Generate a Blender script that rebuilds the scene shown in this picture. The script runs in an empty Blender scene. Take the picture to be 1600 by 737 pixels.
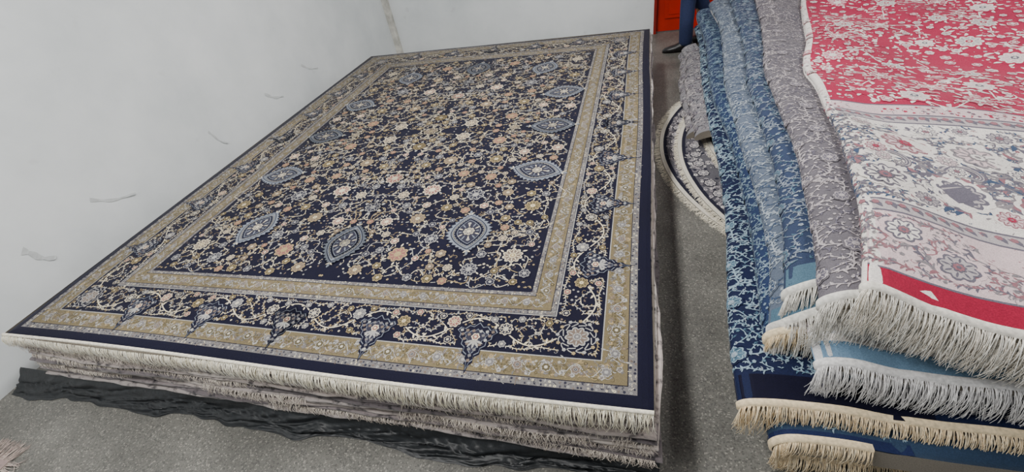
import bpy, math, random
from mathutils import Vector, Matrix, noise
random.seed(7)
R = random.random
def U(a,b): return a+(b-a)*random.random()
def lin(c):
    c=c/255.0
    return c/12.92 if c<=0.04045 else ((c+0.055)/1.055)**2.4
def col(r,g,b): return (lin(r),lin(g),lin(b),1.0)
def interp(x,xs,ys):
    if x<=xs[0]: return ys[0]
    for i in range(1,len(xs)):
        if x<=xs[i]:
            t=(x-xs[i-1])/(xs[i]-xs[i-1]); t=t*t*(3-2*t)*0.5+t*0.5
            return ys[i-1]+(ys[i]-ys[i-1])*t
    return ys[-1]

# ---------------------------------------------------------------- materials
def new_mat(name):
    m=bpy.data.materials.new(name); m.use_nodes=True
    nt=m.node_tree; b=nt.nodes['Principled BSDF']
    return m,nt,b
def rug_material(name, amount=0.35, sheen=0.16, fine=260.0):
    m,nt,b=new_mat(name); N=nt.nodes; L=nt.links
    at=N.new('ShaderNodeAttribute'); at.attribute_name='Col'
    tc=N.new('ShaderNodeTexCoord')
    n1=N.new('ShaderNodeTexNoise'); n1.inputs['Scale'].default_value=3.0; n1.inputs['Detail'].default_value=4
    n2=N.new('ShaderNodeTexNoise'); n2.inputs['Scale'].default_value=fine; n2.inputs['Detail'].default_value=2
    L.new(tc.outputs['Object'],n1.inputs['Vector']); L.new(tc.outputs['Object'],n2.inputs['Vector'])
    r1=N.new('ShaderNodeMapRange'); r1.inputs['From Min'].default_value=0.3; r1.inputs['From Max'].default_value=0.7
    r1.inputs['To Min'].default_value=1-amount*0.5; r1.inputs['To Max'].default_value=1+amount*0.4
    r2=N.new('ShaderNodeMapRange'); r2.inputs['From Min'].default_value=0.3; r2.inputs['From Max'].default_value=0.7
    r2.inputs['To Min'].default_value=0.78; r2.inputs['To Max'].default_value=1.18
    L.new(n1.outputs['Fac'],r1.inputs['Value']); L.new(n2.outputs['Fac'],r2.inputs['Value'])
    mu=N.new('ShaderNodeMath'); mu.operation='MULTIPLY'
    L.new(r1.outputs[0],mu.inputs[0]); L.new(r2.outputs[0],mu.inputs[1])
    vm=N.new('ShaderNodeVectorMath'); vm.operation='SCALE'
    L.new(at.outputs['Color'],vm.inputs[0]); L.new(mu.outputs[0],vm.inputs['Scale'])
    L.new(vm.outputs[0],b.inputs['Base Color'])
    b.inputs['Roughness'].default_value=0.75
    b.inputs['Sheen Weight'].default_value=sheen
    b.inputs['Sheen Roughness'].default_value=0.35
    b.inputs['Specular IOR Level'].default_value=0.15
    bp=N.new('ShaderNodeBump'); bp.inputs['Strength'].default_value=0.35; bp.inputs['Distance'].default_value=0.002
    L.new(n2.outputs['Fac'],bp.inputs['Height']); L.new(bp.outputs[0],b.inputs['Normal'])
    return m
def simple_mat(name,c,rough=0.7,nscale=40.0,var=0.2,bump=0.1,sheen=0.0,metal=0.0,dist=0.004):
    m,nt,b=new_mat(name); N=nt.nodes; L=nt.links
    tc=N.new('ShaderNodeTexCoord')
    n=N.new('ShaderNodeTexNoise'); n.inputs['Scale'].default_value=nscale; n.inputs['Detail'].default_value=5
    L.new(tc.outputs['Object'],n.inputs['Vector'])
    cr=N.new('ShaderNodeValToRGB')
    cr.color_ramp.elements[0].position=0.3; cr.color_ramp.elements[1].position=0.7
    cr.color_ramp.elements[0].color=tuple(x*(1-var) for x in c[:3])+(1,)
    cr.color_ramp.elements[1].color=tuple(min(1,x*(1+var)) for x in c[:3])+(1,)
    L.new(n.outputs['Fac'],cr.inputs['Fac']); L.new(cr.outputs[0],b.inputs['Base Color'])
    b.inputs['Roughness'].default_value=rough; b.inputs['Metallic'].default_value=metal
    b.inputs['Sheen Weight'].default_value=sheen
    if bump>0:
        bp=N.new('ShaderNodeBump'); bp.inputs['Strength'].default_value=bump; bp.inputs['Distance'].default_value=dist
        L.new(n.outputs['Fac'],bp.inputs['Height']); L.new(bp.outputs[0],b.inputs['Normal'])
    return m

M_RUG=rug_material('woven_pile',.25)
M_FRINGE=rug_material('cotton_fringe',0.08,0.4,90.0)

# ---------------------------------------------------------------- object helpers
COLL=bpy.context.scene.collection
def make_obj(name,V,F,mats,cols=None,smooth=False,label=None,cat=None,parent=None,kind=None,group=None,mi=None):
    me=bpy.data.meshes.new(name); me.from_pydata(V,[],F)
    for m in (mats if isinstance(mats,(list,tuple)) else [mats]): me.materials.append(m)
    if cols is not None:
        ca=me.color_attributes.new('Col','FLOAT_COLOR','CORNER')
        buf=[]
        for f,c in zip(F,cols): buf.extend(list(c)*len(f))
        ca.data.foreach_set('color',buf)
    if mi is not None: me.polygons.foreach_set('use_smooth',[i<mi for i in range(len(me.polygons))])
    if smooth: me.polygons.foreach_set('use_smooth',[True]*len(me.polygons))
    me.update()
    o=bpy.data.objects.new(name,me); COLL.objects.link(o)
    if label: o['label']=label
    if cat: o['category']=cat
    if kind: o['kind']=kind
    if group: o['group']=group
    if parent: o.parent=parent
    return o
def box(V,F,x0,x1,y0,y1,z0,z1):
    b=len(V)
    V+= [(x0,y0,z0),(x1,y0,z0),(x1,y1,z0),(x0,y1,z0),(x0,y0,z1),(x1,y0,z1),(x1,y1,z1),(x0,y1,z1)]
    F+= [tuple(b+i for i in f) for f in ((0,3,2,1),(4,5,6,7),(0,1,5,4),(1,2,6,5),(2,3,7,6),(3,0,4,7))]

# ---------------------------------------------------------------- pattern canvas
class Canvas:
    def __init__(s,fmap,syms=((1,1),)):
        s.V=[];s.F=[];s.K=[];s.map=fmap;s.syms=syms
    def poly(s,pts,c,lay):
        for sx,sy in s.syms:
            b=len(s.V); n=len(pts)
            for (x,y) in pts: s.V.append(s.map(x*sx,y*sy,lay))
            idx=tuple(range(b,b+n))
            if sx*sy<0: idx=idx[::-1]
            s.F.append(idx); s.K.append(c)
    def strip(s,pts,w,c,lay,taper=False):
        n=len(pts); Lp=[];Rp=[]
        for i,(x,y) in enumerate(pts):
            x0,y0=pts[max(0,i-1)];x1,y1=pts[min(n-1,i+1)]
            dx,dy=x1-x0,y1-y0; l=math.hypot(dx,dy) or 1
            ww=w*0.5*((1-0.7*i/(n-1)) if taper else 1)
            Lp.append((x-dy/l*ww,y+dx/l*ww)); Rp.append((x+dy/l*ww,y-dx/l*ww))
        for i in range(n-1): s.poly([Rp[i],Rp[i+1],Lp[i+1],Lp[i]],c,lay)
    def rect(s,x0,x1,y0,y1,c,lay,step=0.05):
        nx=max(1,int((x1-x0)/step)); ny=max(1,int((y1-y0)/(step*1.2)))
        for i in range(nx):
            for j in range(ny):
                a=x0+(x1-x0)*i/nx;b=x0+(x1-x0)*(i+1)/nx
                d=y0+(y1-y0)*j/ny;e=y0+(y1-y0)*(j+1)/ny
                s.poly([(a,d),(b,d),(b,e),(a,e)],c,lay)
    def scal(s,x,y,r,n,c,lay,rot=0,depth=0.22,ex=1,pts=None):
        m=pts or n*4; P=[]
        for i in range(m):
            t=2*math.pi*i/m
            q=r*(1-depth+depth*abs(math.cos(n*t/2)))
            a=q*math.cos(t)*ex; b=q*math.sin(t)
            P.append((x+a*math.cos(rot)-b*math.sin(rot),y+a*math.sin(rot)+b*math.cos(rot)))
        s.poly(P,c,lay)
    def leaf(s,x,y,l,w,ang,c,lay,bend=0.0):
        n=4
        ca,sa=math.cos(ang),math.sin(ang)
        up=[];dn=[]
        for i in range(n+1):
            t=i/n; h=w*0.5*math.sin(math.pi*t)**0.8 if 0<t<1 else 0
            off=bend*l*math.sin(math.pi*t)
            up.append((t*l,off+h)); dn.append((t*l,off-h))
        Q=up+dn[-2:0:-1]
        s.poly([(x+a*ca-b*sa,y+a*sa+b*ca) for a,b in Q][::-1],c,lay)
    def rosette(s,x,y,r,cs,n=8,lay=3,rot=None,halo=None):
        rot=U(0,3) if rot is None else rot
        if halo: s.scal(x,y,r*1.22,n,halo,lay-1,rot,.12)
        s.scal(x,y,r,n,cs[0],lay,rot)
        s.scal(x,y,r*0.85,n,cs[1],lay+1,rot)
        for k in range(n if r>.022 else 0):
            a=rot+2*math.pi*k/n
            s.leaf(x+r*.34*math.cos(a),y+r*.34*math.sin(a),r*.48,r*.12,a,cs[0],lay+2)
        s.scal(x,y,r*0.38,n,cs[0],lay+3,rot+math.pi/n)
        s.scal(x,y,r*0.28,n,cs[2],lay+4,rot+math.pi/n)
        s.scal(x,y,r*0.13,6,cs[0],lay+5,rot,pts=12)
    def eye(s,x,y,a,b,ang,cs,lay=3):
        ca,sa=math.cos(ang),math.sin(ang)
        def half(u): return b*max(0,(1-abs(u)**1.75))**.92
        def lens(k,c,la,sc=0.0,kb=None):
            n=36; up=[]; kb=kb or k
            for i in range(n+1):
                u=-math.cos(math.pi*i/n)
                q=1+sc*(i%2)*(1 if 1<i<n-1 else 0)
                up.append((u*a*k*(1+.3*sc*(i%2)),half(u)*kb*q))
            Q=up+[(p,-q) for p,q in up[-2:0:-1]]
            s.poly([(x+p*ca-q*sa,y+p*sa+q*ca) for p,q in Q][::-1],c,la)
        lens(1.10,cs[1],lay-2,.05,1.13); lens(1.0,cs[0],lay,.20); lens(.94,cs[1],lay+1,0,.92); lens(.90,cs[0],lay+2,0,.87); lens(.74,cs[1],lay+3,.08,.70); lens(.66,cs[0],lay+4,0,.61); lens(.63,cs[2],lay+5,0,.58)
        for i in range(26):
            u=-0.93+1.86*i/25
            for sg in (-1,1):
                p,q=u*a*.81,sg*half(u)*.78
                s.scal(x+p*ca-q*sa,y+p*sa+q*ca,a*.040,4,cs[1],lay+5,0,pts=8)
                s.scal(x+p*ca-q*sa,y+p*sa+q*ca,a*.018,4,CREAM,lay+6,0,pts=6)
        s.rosette(x,y,b*.30,(CREAM,GREY,CREAM),8,lay+8,ang)
        for k in range(12):
            t=k*math.pi/6
            s.leaf(x+b*.34*math.cos(t+ang),y+b*.34*math.sin(t+ang),b*.20*(1+.9*abs(math.cos(t))),b*.08,t+ang,cs[0] if k%2 else CREAM,lay+7)
        for sg in (-1,1):
            s.scal(x+sg*a*.44*ca,y+sg*a*.44*sa,b*.10,5,SILV,lay+8)
            s.leaf(x+sg*a*1.0*ca,y+sg*a*1.0*sa,a*.22,a*.10,ang+(0 if sg>0 else math.pi),cs[0],lay+1)
            for d in (-.9,.9): s.leaf(x+sg*a*.98*ca,y+sg*a*.98*sa,a*.16,a*.06,ang+d+(0 if sg>0 else math.pi),CREAM,lay+1)
    def sprig(s,x,y,q,ang,cs,lay=1):
        k=random.random(); c=random.choice(cs)
        if k<0.42:
            s.scal(x,y,q*0.62,5,c,lay,ang,0.4,pts=15); s.scal(x,y,q*0.2,5,cs[-1],lay+1,ang,pts=6)
        elif k<0.70:
            for d in (-0.75,0.1,0.95): s.leaf(x,y,q*U(.9,1.25),q*0.32,ang+d,c,lay,0.1)
        elif k<0.86:
            P=[(x+q*(1-t)*math.cos(ang+t*4.2)*1.2,y+q*(1-t)*math.sin(ang+t*4.2)*1.2) for t in [i/7 for i in range(7)]]
            s.strip(P,q*0.15,c,lay)
            s.leaf(P[0][0],P[0][1],q*0.9,q*0.30,ang-1.2,c,lay)
        else:
            s.leaf(x,y,q*1.4,q*0.36,ang,c,lay,0.2); s.leaf(x,y,q*0.9,q*0.30,ang+2.2,c,lay,-0.2)
    def fill(s,x0,x1,y0,y1,cell,cs,obst=(),q=0.6,lay=1,inside=None,keep=1.0):
        ny=int((y1-y0)/cell); nx=int((x1-x0)/cell)
        for i in range(nx+1):
            for j in range(ny+1):
                if R()>keep: continue
                x=x0+(i+U(.15,.85)+(0.5 if j%2 else 0))*cell; y=y0+(j+U(.15,.85))*cell
                if x>x1-cell*.35 or y>y1-cell*.35: continue
                if inside and not inside(x,y): continue
                if any((x-a)**2+(y-b)**2<(r+cell*.3)**2 for a,b,r in obst): continue
                s.sprig(x,y,cell*q*U(.8,1.15),U(0,6.28),cs,lay)
    def vine(s,p,q,w,c,lay,bulge,leafc=None,ls=0.02,n=12,every=1,lw=.40):
        dx,dy=q[0]-p[0],q[1]-p[1]; P=[]
        for i in range(n+1):
            t=i/n; o=bulge*math.sin(math.pi*t)+bulge*0.35*math.sin(2*math.pi*t)
            P.append((p[0]+dx*t-dy*o,p[1]+dy*t+dx*o))
        s.strip(P,w,c,lay)
        if leafc:
            for i in range(1,n,every):
                a=math.atan2(P[i+1][1]-P[i][1],P[i+1][0]-P[i][0])
                s.leaf(P[i][0],P[i][1],ls*U(.8,1.4),ls*lw,a+(1 if (i//every)%2 else -1)*U(.6,1.1),random.choice(leafc),lay,.18*(-1)**i)
    def net(s,x0,x1,y0,y1,sp,w,cs,ls,lay,obst=(),ros=None,n=8,every=1,bulge=.30,lw=.40):
        nx=max(1,int((x1-x0)/sp)); ny=max(1,int((y1-y0)/sp)); G={}
        for i in range(nx+1):
            for j in range(ny+1):
                G[i,j]=(min(x1-.012,max(x0+.012,x0+(i+U(-.3,.3))*(x1-x0)/nx)),min(y1-.012,max(y0+.012,y0+(j+U(-.3,.3))*(y1-y0)/ny)))
        def blocked(p): return any((p[0]-a)**2+(p[1]-b)**2<(r*.9)**2 for a,b,r in obst)
        for (i,j),p in G.items():
            for d in ((1,0),(0,1)):
                q=G.get((i+d[0],j+d[1]))
                if q is None or R()<.08: continue
                m=((p[0]+q[0])/2,(p[1]+q[1])/2)
                if blocked(m): continue
                bl=bulge*(1 if (i+j)%2 else -1)
                if min(m[0]-x0,x1-m[0],m[1]-y0,y1-m[1])<sp*.35: bl*=.25
                s.vine(p,q,w,random.choice(cs),lay,bl,cs,ls,n,every,lw)

# palette
NAVY=col(10,10,33); CREAM=col(206,195,168); GOLD=col(110,99,74); GREY=col(110,107,107); SILV=col(158,156,152)
LBLUE=col(118,124,134); TAUPE=col(112,98,88); ROSE=col(134,90,84); BEIGE=col(156,137,100); DGREY=col(44,44,58); OLIVE=col(86,78,56)

# ---------------------------------------------------------------- fringe
def fringe_mesh(name,anchors,Lm,fall,cs,parent,r=0.0013,zmin=0.003,seg=5,jit=0.25,label=None,clumpk=.35,lenf=None):
    V=[];F=[];K=[]
    for p,d in anchors:
        L=Lm*U(.80,1.12)*(lenf(p) if lenf else 1); d=Vector(d).normalized(); side=Vector((-d.y,d.x,0)); 
        clump=noise.noise((p[0]*38,p[1]*38,1.0))*clumpk
        sj=(U(-jit,jit)+clump*.5)*L; s2=U(-jit,jit)*L*0.5; fl=min(1,max(0,fall+U(-.06,.06)+clump*.06)); c=random.choice(cs); k=U(.96,1.08)
        c=(c[0]*k,c[1]*k,c[2]*k,1)
        b=len(V)
        for i in range(seg+1):
            t=i/seg
            hz=L*((1-fl)*t+0.16*math.sin(math.pi*min(1,t*1.0))*fl)
            vz=-L*fl*t**1.35
            q=Vector(p)+d*hz+side*(sj*t*t+s2*math.sin(3*t))+Vector((0,0,vz))
            if q.z<zmin: 
                q+=d*(zmin-q.z)*0.7; q.z=zmin+U(0,.002)
            rr=r*(1.15-0.6*t)
            for a in (0,2.09,4.19):
                q2=q+side*math.cos(a)*rr+Vector((0,0,1))*math.sin(a)*rr*0.7+d*math.sin(a)*rr*0.7
                V.append(q2[:])
        for i in range(seg):
            for a in range(3):
                a2=(a+1)%3
                F.append((b+i*3+a,b+i*3+a2,b+i*3+3+a2,b+i*3+3+a)); K.append(c)
    o=make_obj(name,V,F,M_FRINGE,K,smooth=True,parent=parent,kind='stuff',label=label)
    return o

# ================================================================ MAIN STACK
CX,CY=-1.445,2.73; HX,HY=1.5,1.965; TOPZ=0.38
def main_map(x,y,lay):
    X=CX+x; Y=CY+y
    e=min(HX-abs(x),HY-abs(y))
    z=TOPZ+0.0006+lay*0.00018+0.003*math.sin(X*2.3)*math.sin(Y*1.7)-0.008*math.exp(-max(0,e)/0.025)
    ed=math.exp(-max(0,e)/.25)
    X+=.007*ed*math.sin(Y*2.7+.5); Y+=.008*ed*math.sin(X*2.1)
    return (X,Y,z)
C=Canvas(main_map,((1,1),(-1,1),(1,-1),(-1,-1)))
B=Canvas(main_map)
nx,ny=150,200
for i in range(nx):
    for j in range(ny):
        a=-HX+2*HX*i/nx;b=-HX+2*HX*(i+1)/nx;c=-HY+2*HY*j/ny;d=-HY+2*HY*(j+1)/ny
        B.poly([(a,c),(b,c),(b,d),(a,d)],NAVY,0)
def frame(w0,w1,c,lay,n=60):
    for k in range(n):
        def px(w,t): return (HX-w)*t
        def py(w,t): return (HY-w)*t
        t0,t1=k/n,(k+1)/n
        C.poly([(px(w0,t1),HY-w0),(px(w0,t0),HY-w0),(px(w1,t0),HY-w1),(px(w1,t1),HY-w1)],c,lay)
        C.poly([(HX-w0,py(w0,t0)),(HX-w0,py(w0,t1)),(HX-w1,py(w1,t1)),(HX-w1,py(w1,t0))],c,lay)
frame(.052,.080,GREY,2); frame(.0805,.083,NAVY,3)
frame(.083,.125,GOLD,2); frame(.125,.168,GOLD,2); frame(.168,.172,SILV,3)
frame(.350,.354,SILV,3); frame(.356,.374,GREY,2); frame(.374,.377,NAVY,3)
frame(.377,.412,GOLD,2); frame(.412,.447,GOLD,2); frame(.447,.450,NAVY,3); frame(.450,.468,GREY,2)
def run(w0,w1,cell,cs,q=0.6,lay=3,obst=(),keep=1):
    C.fill(0,HX-w0,HY-w1,HY-w0,cell,cs,obst,q,lay,keep=keep)
    C.fill(HX-w1,HX-w0,0,HY-w1,cell,cs,obst,q,lay,keep=keep)
def small_run(w0,w1,step,cs,size,lay=4,vine=None,flow=None):
    wm=(w0+w1)/2; amp=(w1-w0)*0.28
    for axis in (0,1):
        Lh=(HX if axis==0 else HY)-wm
        n=int(Lh/step); P=[]
        for i in range(n*6+1):
            t=Lh*i/(n*6); w=wm+amp*math.sin(i*math.pi/6)
            P.append((t,HY-w) if axis==0 else (HX-w,t))
        if vine: C.strip(P,vine[1],vine[0],lay)
        for i in range(n):
            t=Lh*(i+.5)/n
            for sg in (-1,1):
                w=wm+sg*amp*U(.7,1.2); tt=t+U(-.3,.3)*step
                x,y=(tt,HY-w) if axis==0 else (HX-w,tt)
                C.sprig(x,y,size*U(.8,1.2),U(0,6.28),cs,lay+1)
            if flow and i%2==0:
                x,y=(t,HY-wm) if axis==0 else (HX-wm,t)
                C.rosette(x,y,flow,random.choice(((SILV,TAUPE,NAVY),(SILV,GREY,SILV),(SILV,OLIVE,CREAM))),7,lay+3)
small_run(.053,.079,.015,[SILV,CREAM,DGREY,TAUPE,DGREY],.008)
small_run(.083,.168,.05,[SILV,BEIGE,SILV,GREY],.019,vine=(SILV,.0035),flow=.019)
small_run(.083,.168,.015,[TAUPE,OLIVE,SILV,OLIVE,GREY,BEIGE],.011)
small_run(.100,.155,.014,[TAUPE,GREY,OLIVE,SILV],.009)
small_run(.115,.140,.013,[GREY,OLIVE,SILV,OLIVE],.008)
small_run(.357,.373,.012,[SILV,DGREY,CREAM,TAUPE],.006)
small_run(.377,.447,.045,[SILV,OLIVE,TAUPE,BEIGE],.016,vine=(SILV,.0035),flow=.016)
small_run(.380,.444,.013,[OLIVE,TAUPE,GREY,SILV],.009)
small_run(.396,.428,.012,[OLIVE,GREY,SILV],.007)
small_run(.451,.467,.012,[SILV,DGREY,CREAM,TAUPE],.006)
obst=[]
def crest(x,y,ang,s):
    ca,sa=math.cos(ang),math.sin(ang)
    def T(P): return [(x+a*ca-b*sa,y+a*sa+b*ca) for a,b in P]
    def shape(k,kk=1):
        P=[(0,-.130),(.006,-.098),(.016,-.088),(.014,-.068),(.030,-.056),(.030,-.038),(.046,-.026),(.046,-.008),(.062,.004),(.062,.022),(.078,.036),(.068,.050),(.050,.044),(.036,.060),(.018,.056),(0,.076)]
        Q=P+[(-a,b) for a,b in P[-2:0:-1]]
        return [(a*k*s,(b)*k*s) for a,b in Q]
    C.poly(T(shape(1.12)),NAVY,8); C.poly(T(shape(1.0)),LBLUE,9); C.poly(T(shape(.95)),NAVY,10); C.poly(T(shape(.62)),LBLUE,11); C.poly(T(shape(.58)),DGREY,12)
    rows=[(-.090,[0]),(-.070,[0]),(-.045,[-.010,.010]),(-.022,[-.024,0,.024]),(-.002,[-.040,.040]),(.018,[-.052,-.027,.027,.052]),(.036,[-.060,-.038,-.014,.014,.038,.060])]
    for b,aa in rows:
        for a in aa:
            for (p,q) in T([(a*s,b*s)]): C.scal(p,q,.0074*s,4,random.choice((SILV,GREY,TAUPE)),13,.4,.4,pts=12)
    for k in range(5):
        a=ang-math.pi/2+(k-2)*.6
        (p,q),=T([(0,-.005*s)])
        C.leaf(p,q,.038*s,.009*s,a,SILV,14)
    (p,q),=T([(0,.010*s)]); C.scal(p,q,.017*s,6,CREAM,15,0); C.scal(p,q,.012*s,6,ROSE,16,0); C.scal(p,q,.006*s,6,CREAM,17,0)
for k in range(0,3):
    t=.43*k
    crest(t,HY-.216,math.pi,1.04); obst.append((t,HY-.226,.064))
for k in range(0,4):
    t=.44*k
    crest(HX-.216,t,math.pi/2,1.04); obst.append((HX-.226,t,.064))
cxp,cyp=HX-.262,HY-.262
C.scal(cxp,cyp,.085,12,NAVY,5)
for k in range(12):
    a=k*math.pi/6
    P=[(cxp+(.050+.022*t)*math.cos(a+.5*math.sin(3*t)),cyp+(.050+.022*t)*math.sin(a+.5*math.sin(3*t))) for t in [i/5 for i in range(6)]]
    C.strip(P,.004,SILV,6); C.scal(P[-1][0],P[-1][1],.008,5,BEIGE if k%2 else SILV,7,0,pts=10)
C.rosette(cxp,cyp,.046,(SILV,TAUPE,GREY),9,8,.2); obst.append((cxp,cyp,.085))
cs_r=[(CREAM,DGREY,SILV),(SILV,GREY,CREAM),(BEIGE,OLIVE,CREAM),(CREAM,ROSE,BEIGE)]
for axis in (0,1):
    Lh=(HX if axis==0 else HY)-.27; stp=.43 if axis==0 else .44
    P=[]
    n=int(Lh/.02)
    for i in range(n+1):
        t=Lh*i/n; w=.262+.055*math.cos(2*math.pi*t/stp)
        P.append((t,HY-w) if axis==0 else (HX-w,t))
    C.strip(P,.0050,CREAM,4)
    k=0
    while (k+.5)*stp/2<Lh-.1:
        t=(k+.5)*stp/2; w=.262+(.03 if k%2 else .012)
        x,y=(t,HY-w) if axis==0 else (HX-w,t)
        C.rosette(x,y,.030,cs_r[k%4],8,6,halo=NAVY); obst.append((x,y,.033)); k+=1
    k=0
    while (k+.25)*stp/2<Lh-.05:
        for kk,ww in ((.25,.315),(.75,.325),(.5,.205)):
            t=(k+kk)*stp/2; x,y=(t,HY-ww) if axis==0 else (HX-ww,t)
            if any((x-a)**2+(y-b)**2<(r+.012)**2 for a,b,r in obst): continue
            C.rosette(x,y,.016,cs_r[(k+1)%4],6,6,halo=NAVY)
        k+=1
    for i in range(2,n-1,2):
        a=math.atan2(P[i+1][1]-P[i][1],P[i+1][0]-P[i][0])
        C.leaf(P[i][0],P[i][1],.024,.008,a+(1 if (i//2)%2 else -1)*.9,CREAM,4)
C.net(0,HX-.18,HY-.345,HY-.18,.075,.0028,[CREAM,BEIGE,SILV],.012,3,obst,n=10,lw=.32)
C.net(HX-.345,HX-.18,0,HY-.36,.075,.0028,[CREAM,BEIGE,SILV],.012,3,obst,n=10,lw=.32)
run(.176,.350,.024,[CREAM,SILV,BEIGE,TAUPE],.36,2,obst,.8)
# ---- field
FX,FY=HX-.47,HY-.47
obst=[]
eyes=[(0,1.235,.150,.100,math.pi/2),(.64,1.12,.145,.100,1.35),(.88,.56,.150,.100,0.2),(.88,0,.150,.100,0)]
for x,y,a,b,an in eyes:
    C.eye(x,y,a,b,an,(LBLUE,NAVY,DGREY),18); obst.append((x,y,a*.72))
    obst.append((x+a*.7*math.cos(an),y+a*.7*math.sin(an),.05)); obst.append((x-a*.7*math.cos(an),y-a*.7*math.sin(an),.05))
nodes=[]
want=[(0,0,.07),(0,.22,.06),(0,.62,.075),(.0,.92,.06),(.30,.42,.06),(.56,.18,.06),(.28,.10,.065),(.60,.42,.055),(.30,.75,.07),(.58,.80,.065),
      (.32,1.02,.055),(.33,1.30,.065),(.90,1.28,.06),(.92,.90,.055),(.96,.30,.05),(.72,1.38,.05),(.16,1.42,.045),(.62,.62,.045),(.62,.0,.045),(.15,.47,.04),(.15,1.05,.045),(.46,1.18,.045),(.76,.78,.04),(.44,.58,.045),(.14,.80,.045),(.45,.92,.04),(.76,.34,.045)]
rc=[(CREAM,TAUPE,BEIGE),(BEIGE,OLIVE,CREAM),(CREAM,ROSE,CREAM),(SILV,DGREY,SILV),(BEIGE,TAUPE,CREAM),(BEIGE,ROSE,BEIGE)]
for i,(x,y,r) in enumerate(want):
    r*=.82
    C.rosette(x,y,r,rc[i%6],random.choice((8,10,9)),10,rot=0 if x==0 or y==0 else None,halo=NAVY)
    for k in range(6): 
        a=k*1.047+.4; C.leaf(x+r*1.0*math.cos(a),y+r*1.0*math.sin(a),r*.5,r*.2,a+.3,random.choice((CREAM,SILV)),10)
    nodes.append((x,y)); obst.append((x,y,r*1.25))
for k in range(1000):
    x,y=U(.03,FX-.03),U(.02,FY-.03); r=U(.016,.029)
    if any((x-a)**2+(y-b)**2<(q+r+.016)**2 for a,b,q in obst): continue
    C.rosette(x,y,r,random.choice(rc),random.choice((6,7,8)),9,halo=NAVY)
    obst.append((x,y,r*1.18)); nodes.append((x,y))
for x,y,a,b,an in eyes: nodes.append((x,y))
done=set()
for i,p in enumerate(nodes):
    nb=sorted(range(len(nodes)),key=lambda j:(nodes[j][0]-p[0])**2+(nodes[j][1]-p[1])**2)[1:5]
    for j in nb:
        if (min(i,j),max(i,j)) in done: continue
        done.add((min(i,j),max(i,j)))
        C.vine(p,nodes[j],.0034,random.choice((CREAM,CREAM,BEIGE,SILV)),4,random.choice((-.46,.46,.34,-.34)),[CREAM,SILV,CREAM,BEIGE],.0135,16,3,.38)
C.fill(0,FX,0,FY,.026,[CREAM,SILV,BEIGE,BEIGE,TAUPE],obst,.40,2,keep=.62)
V=B.V+C.V; off=len(B.V); F=B.F+[tuple(i+off for i in f) for f in C.F]; K=B.K+C.K
def edge_ring(V,F,K,x0,x1,y0,y1,zt,zb,c,jit=0.0,n=90,seed=0.0,bulge=.004):
    P=[]
    for i in range(n): P.append((x0+(x1-x0)*i/n,y0))
    for i in range(n): P.append((x1,y0+(y1-y0)*i/n))
    for i in range(n): P.append((x1-(x1-x0)*i/n,y1))
    for i in range(n): P.append((x0,y1-(y1-y0)*i/n))
    b=len(V); m=len(P)
    for lv,(z,o) in enumerate(((zt,0),(zt*.67+zb*.33,bulge),(zt*.33+zb*.67,bulge),(zb,0))):
        for (x,y) in P:
            q=o+jit*noise.noise((x*2.5+seed,y*2.5,seed*3.1))+jit*.25*noise.noise((x*13+seed,y*13,seed))
            ddx=q if x>=x1-1e-6 else (-q if x<=x0+1e-6 else 0); ddy=q if y>=y1-1e-6 else (-q if y<=y0+1e-6 else 0)
            V.append((x+ddx,y+ddy,z+ (0.003*noise.noise((x*3,y*3,seed)) if 0<lv<3 else 0)))
    for lv in range(3):
        for i in range(m):
            j=(i+1)%m
            F.append((b+lv*m+i,b+(lv+1)*m+i,b+(lv+1)*m+j,b+lv*m+j)); K.append(c)
    return b,m
edge_ring(V,F,K,CX-HX,CX+HX,CY-HY,CY+HY,TOPZ-.004,TOPZ-.018,col(120,112,100))
carpet=make_obj('carpet',V,F,M_RUG,K,label='navy and gold floral carpet lying open on the carpet stack',cat='carpet')
CR=[col(250,243,220),col(242,233,208),col(254,249,232)]
def ypos(x): return main_map(x-CX,-HY,0)[1]
anch=[]
x=CX-HX
while x<CX+HX:
    anch.append(((x,ypos(x)-.004,TOPZ-.008+U(-.002,.002)),(U(-.1,.1),-1,0))); x+=.0026
def lf(p): return .85+.35*(p[0]-(CX-HX))/(2*HX)+.35*noise.noise((p[0]*3.1,7.0,2.0))
fringe_mesh('fringe',anch,.082,.78,CR,carpet,r=.0016,jit=.22,seg=6,lenf=lf)
anch=[]; x=CX-HX
while x<CX+HX:
    anch.append(((x,CY+HY+.003,TOPZ-.008),(0,1,0))); x+=.012
fringe_mesh('fringe',anch,.05,.8,CR,carpet,r=.0025)
V=[];F=[];n=120
for i in range(n+1):
    x=CX-HX+2*HX*i/n; y0=ypos(x)
    for k in range(5):
        t=k/4*math.pi
        V.append((x,y0+.006-.009*math.sin(t*.75)-.004*k/4,TOPZ+.002-.010*(k/4)**2))
for i in range(n):
    for k in range(4): F.append((i*5+k,i*5+k+1,i*5+6+k,i*5+5+k))
make_obj('edge_binding',V,F,M_FRINGE,[col(225,218,200)]*len(F),smooth=True,parent=carpet,label='cream woven end binding')

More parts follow.
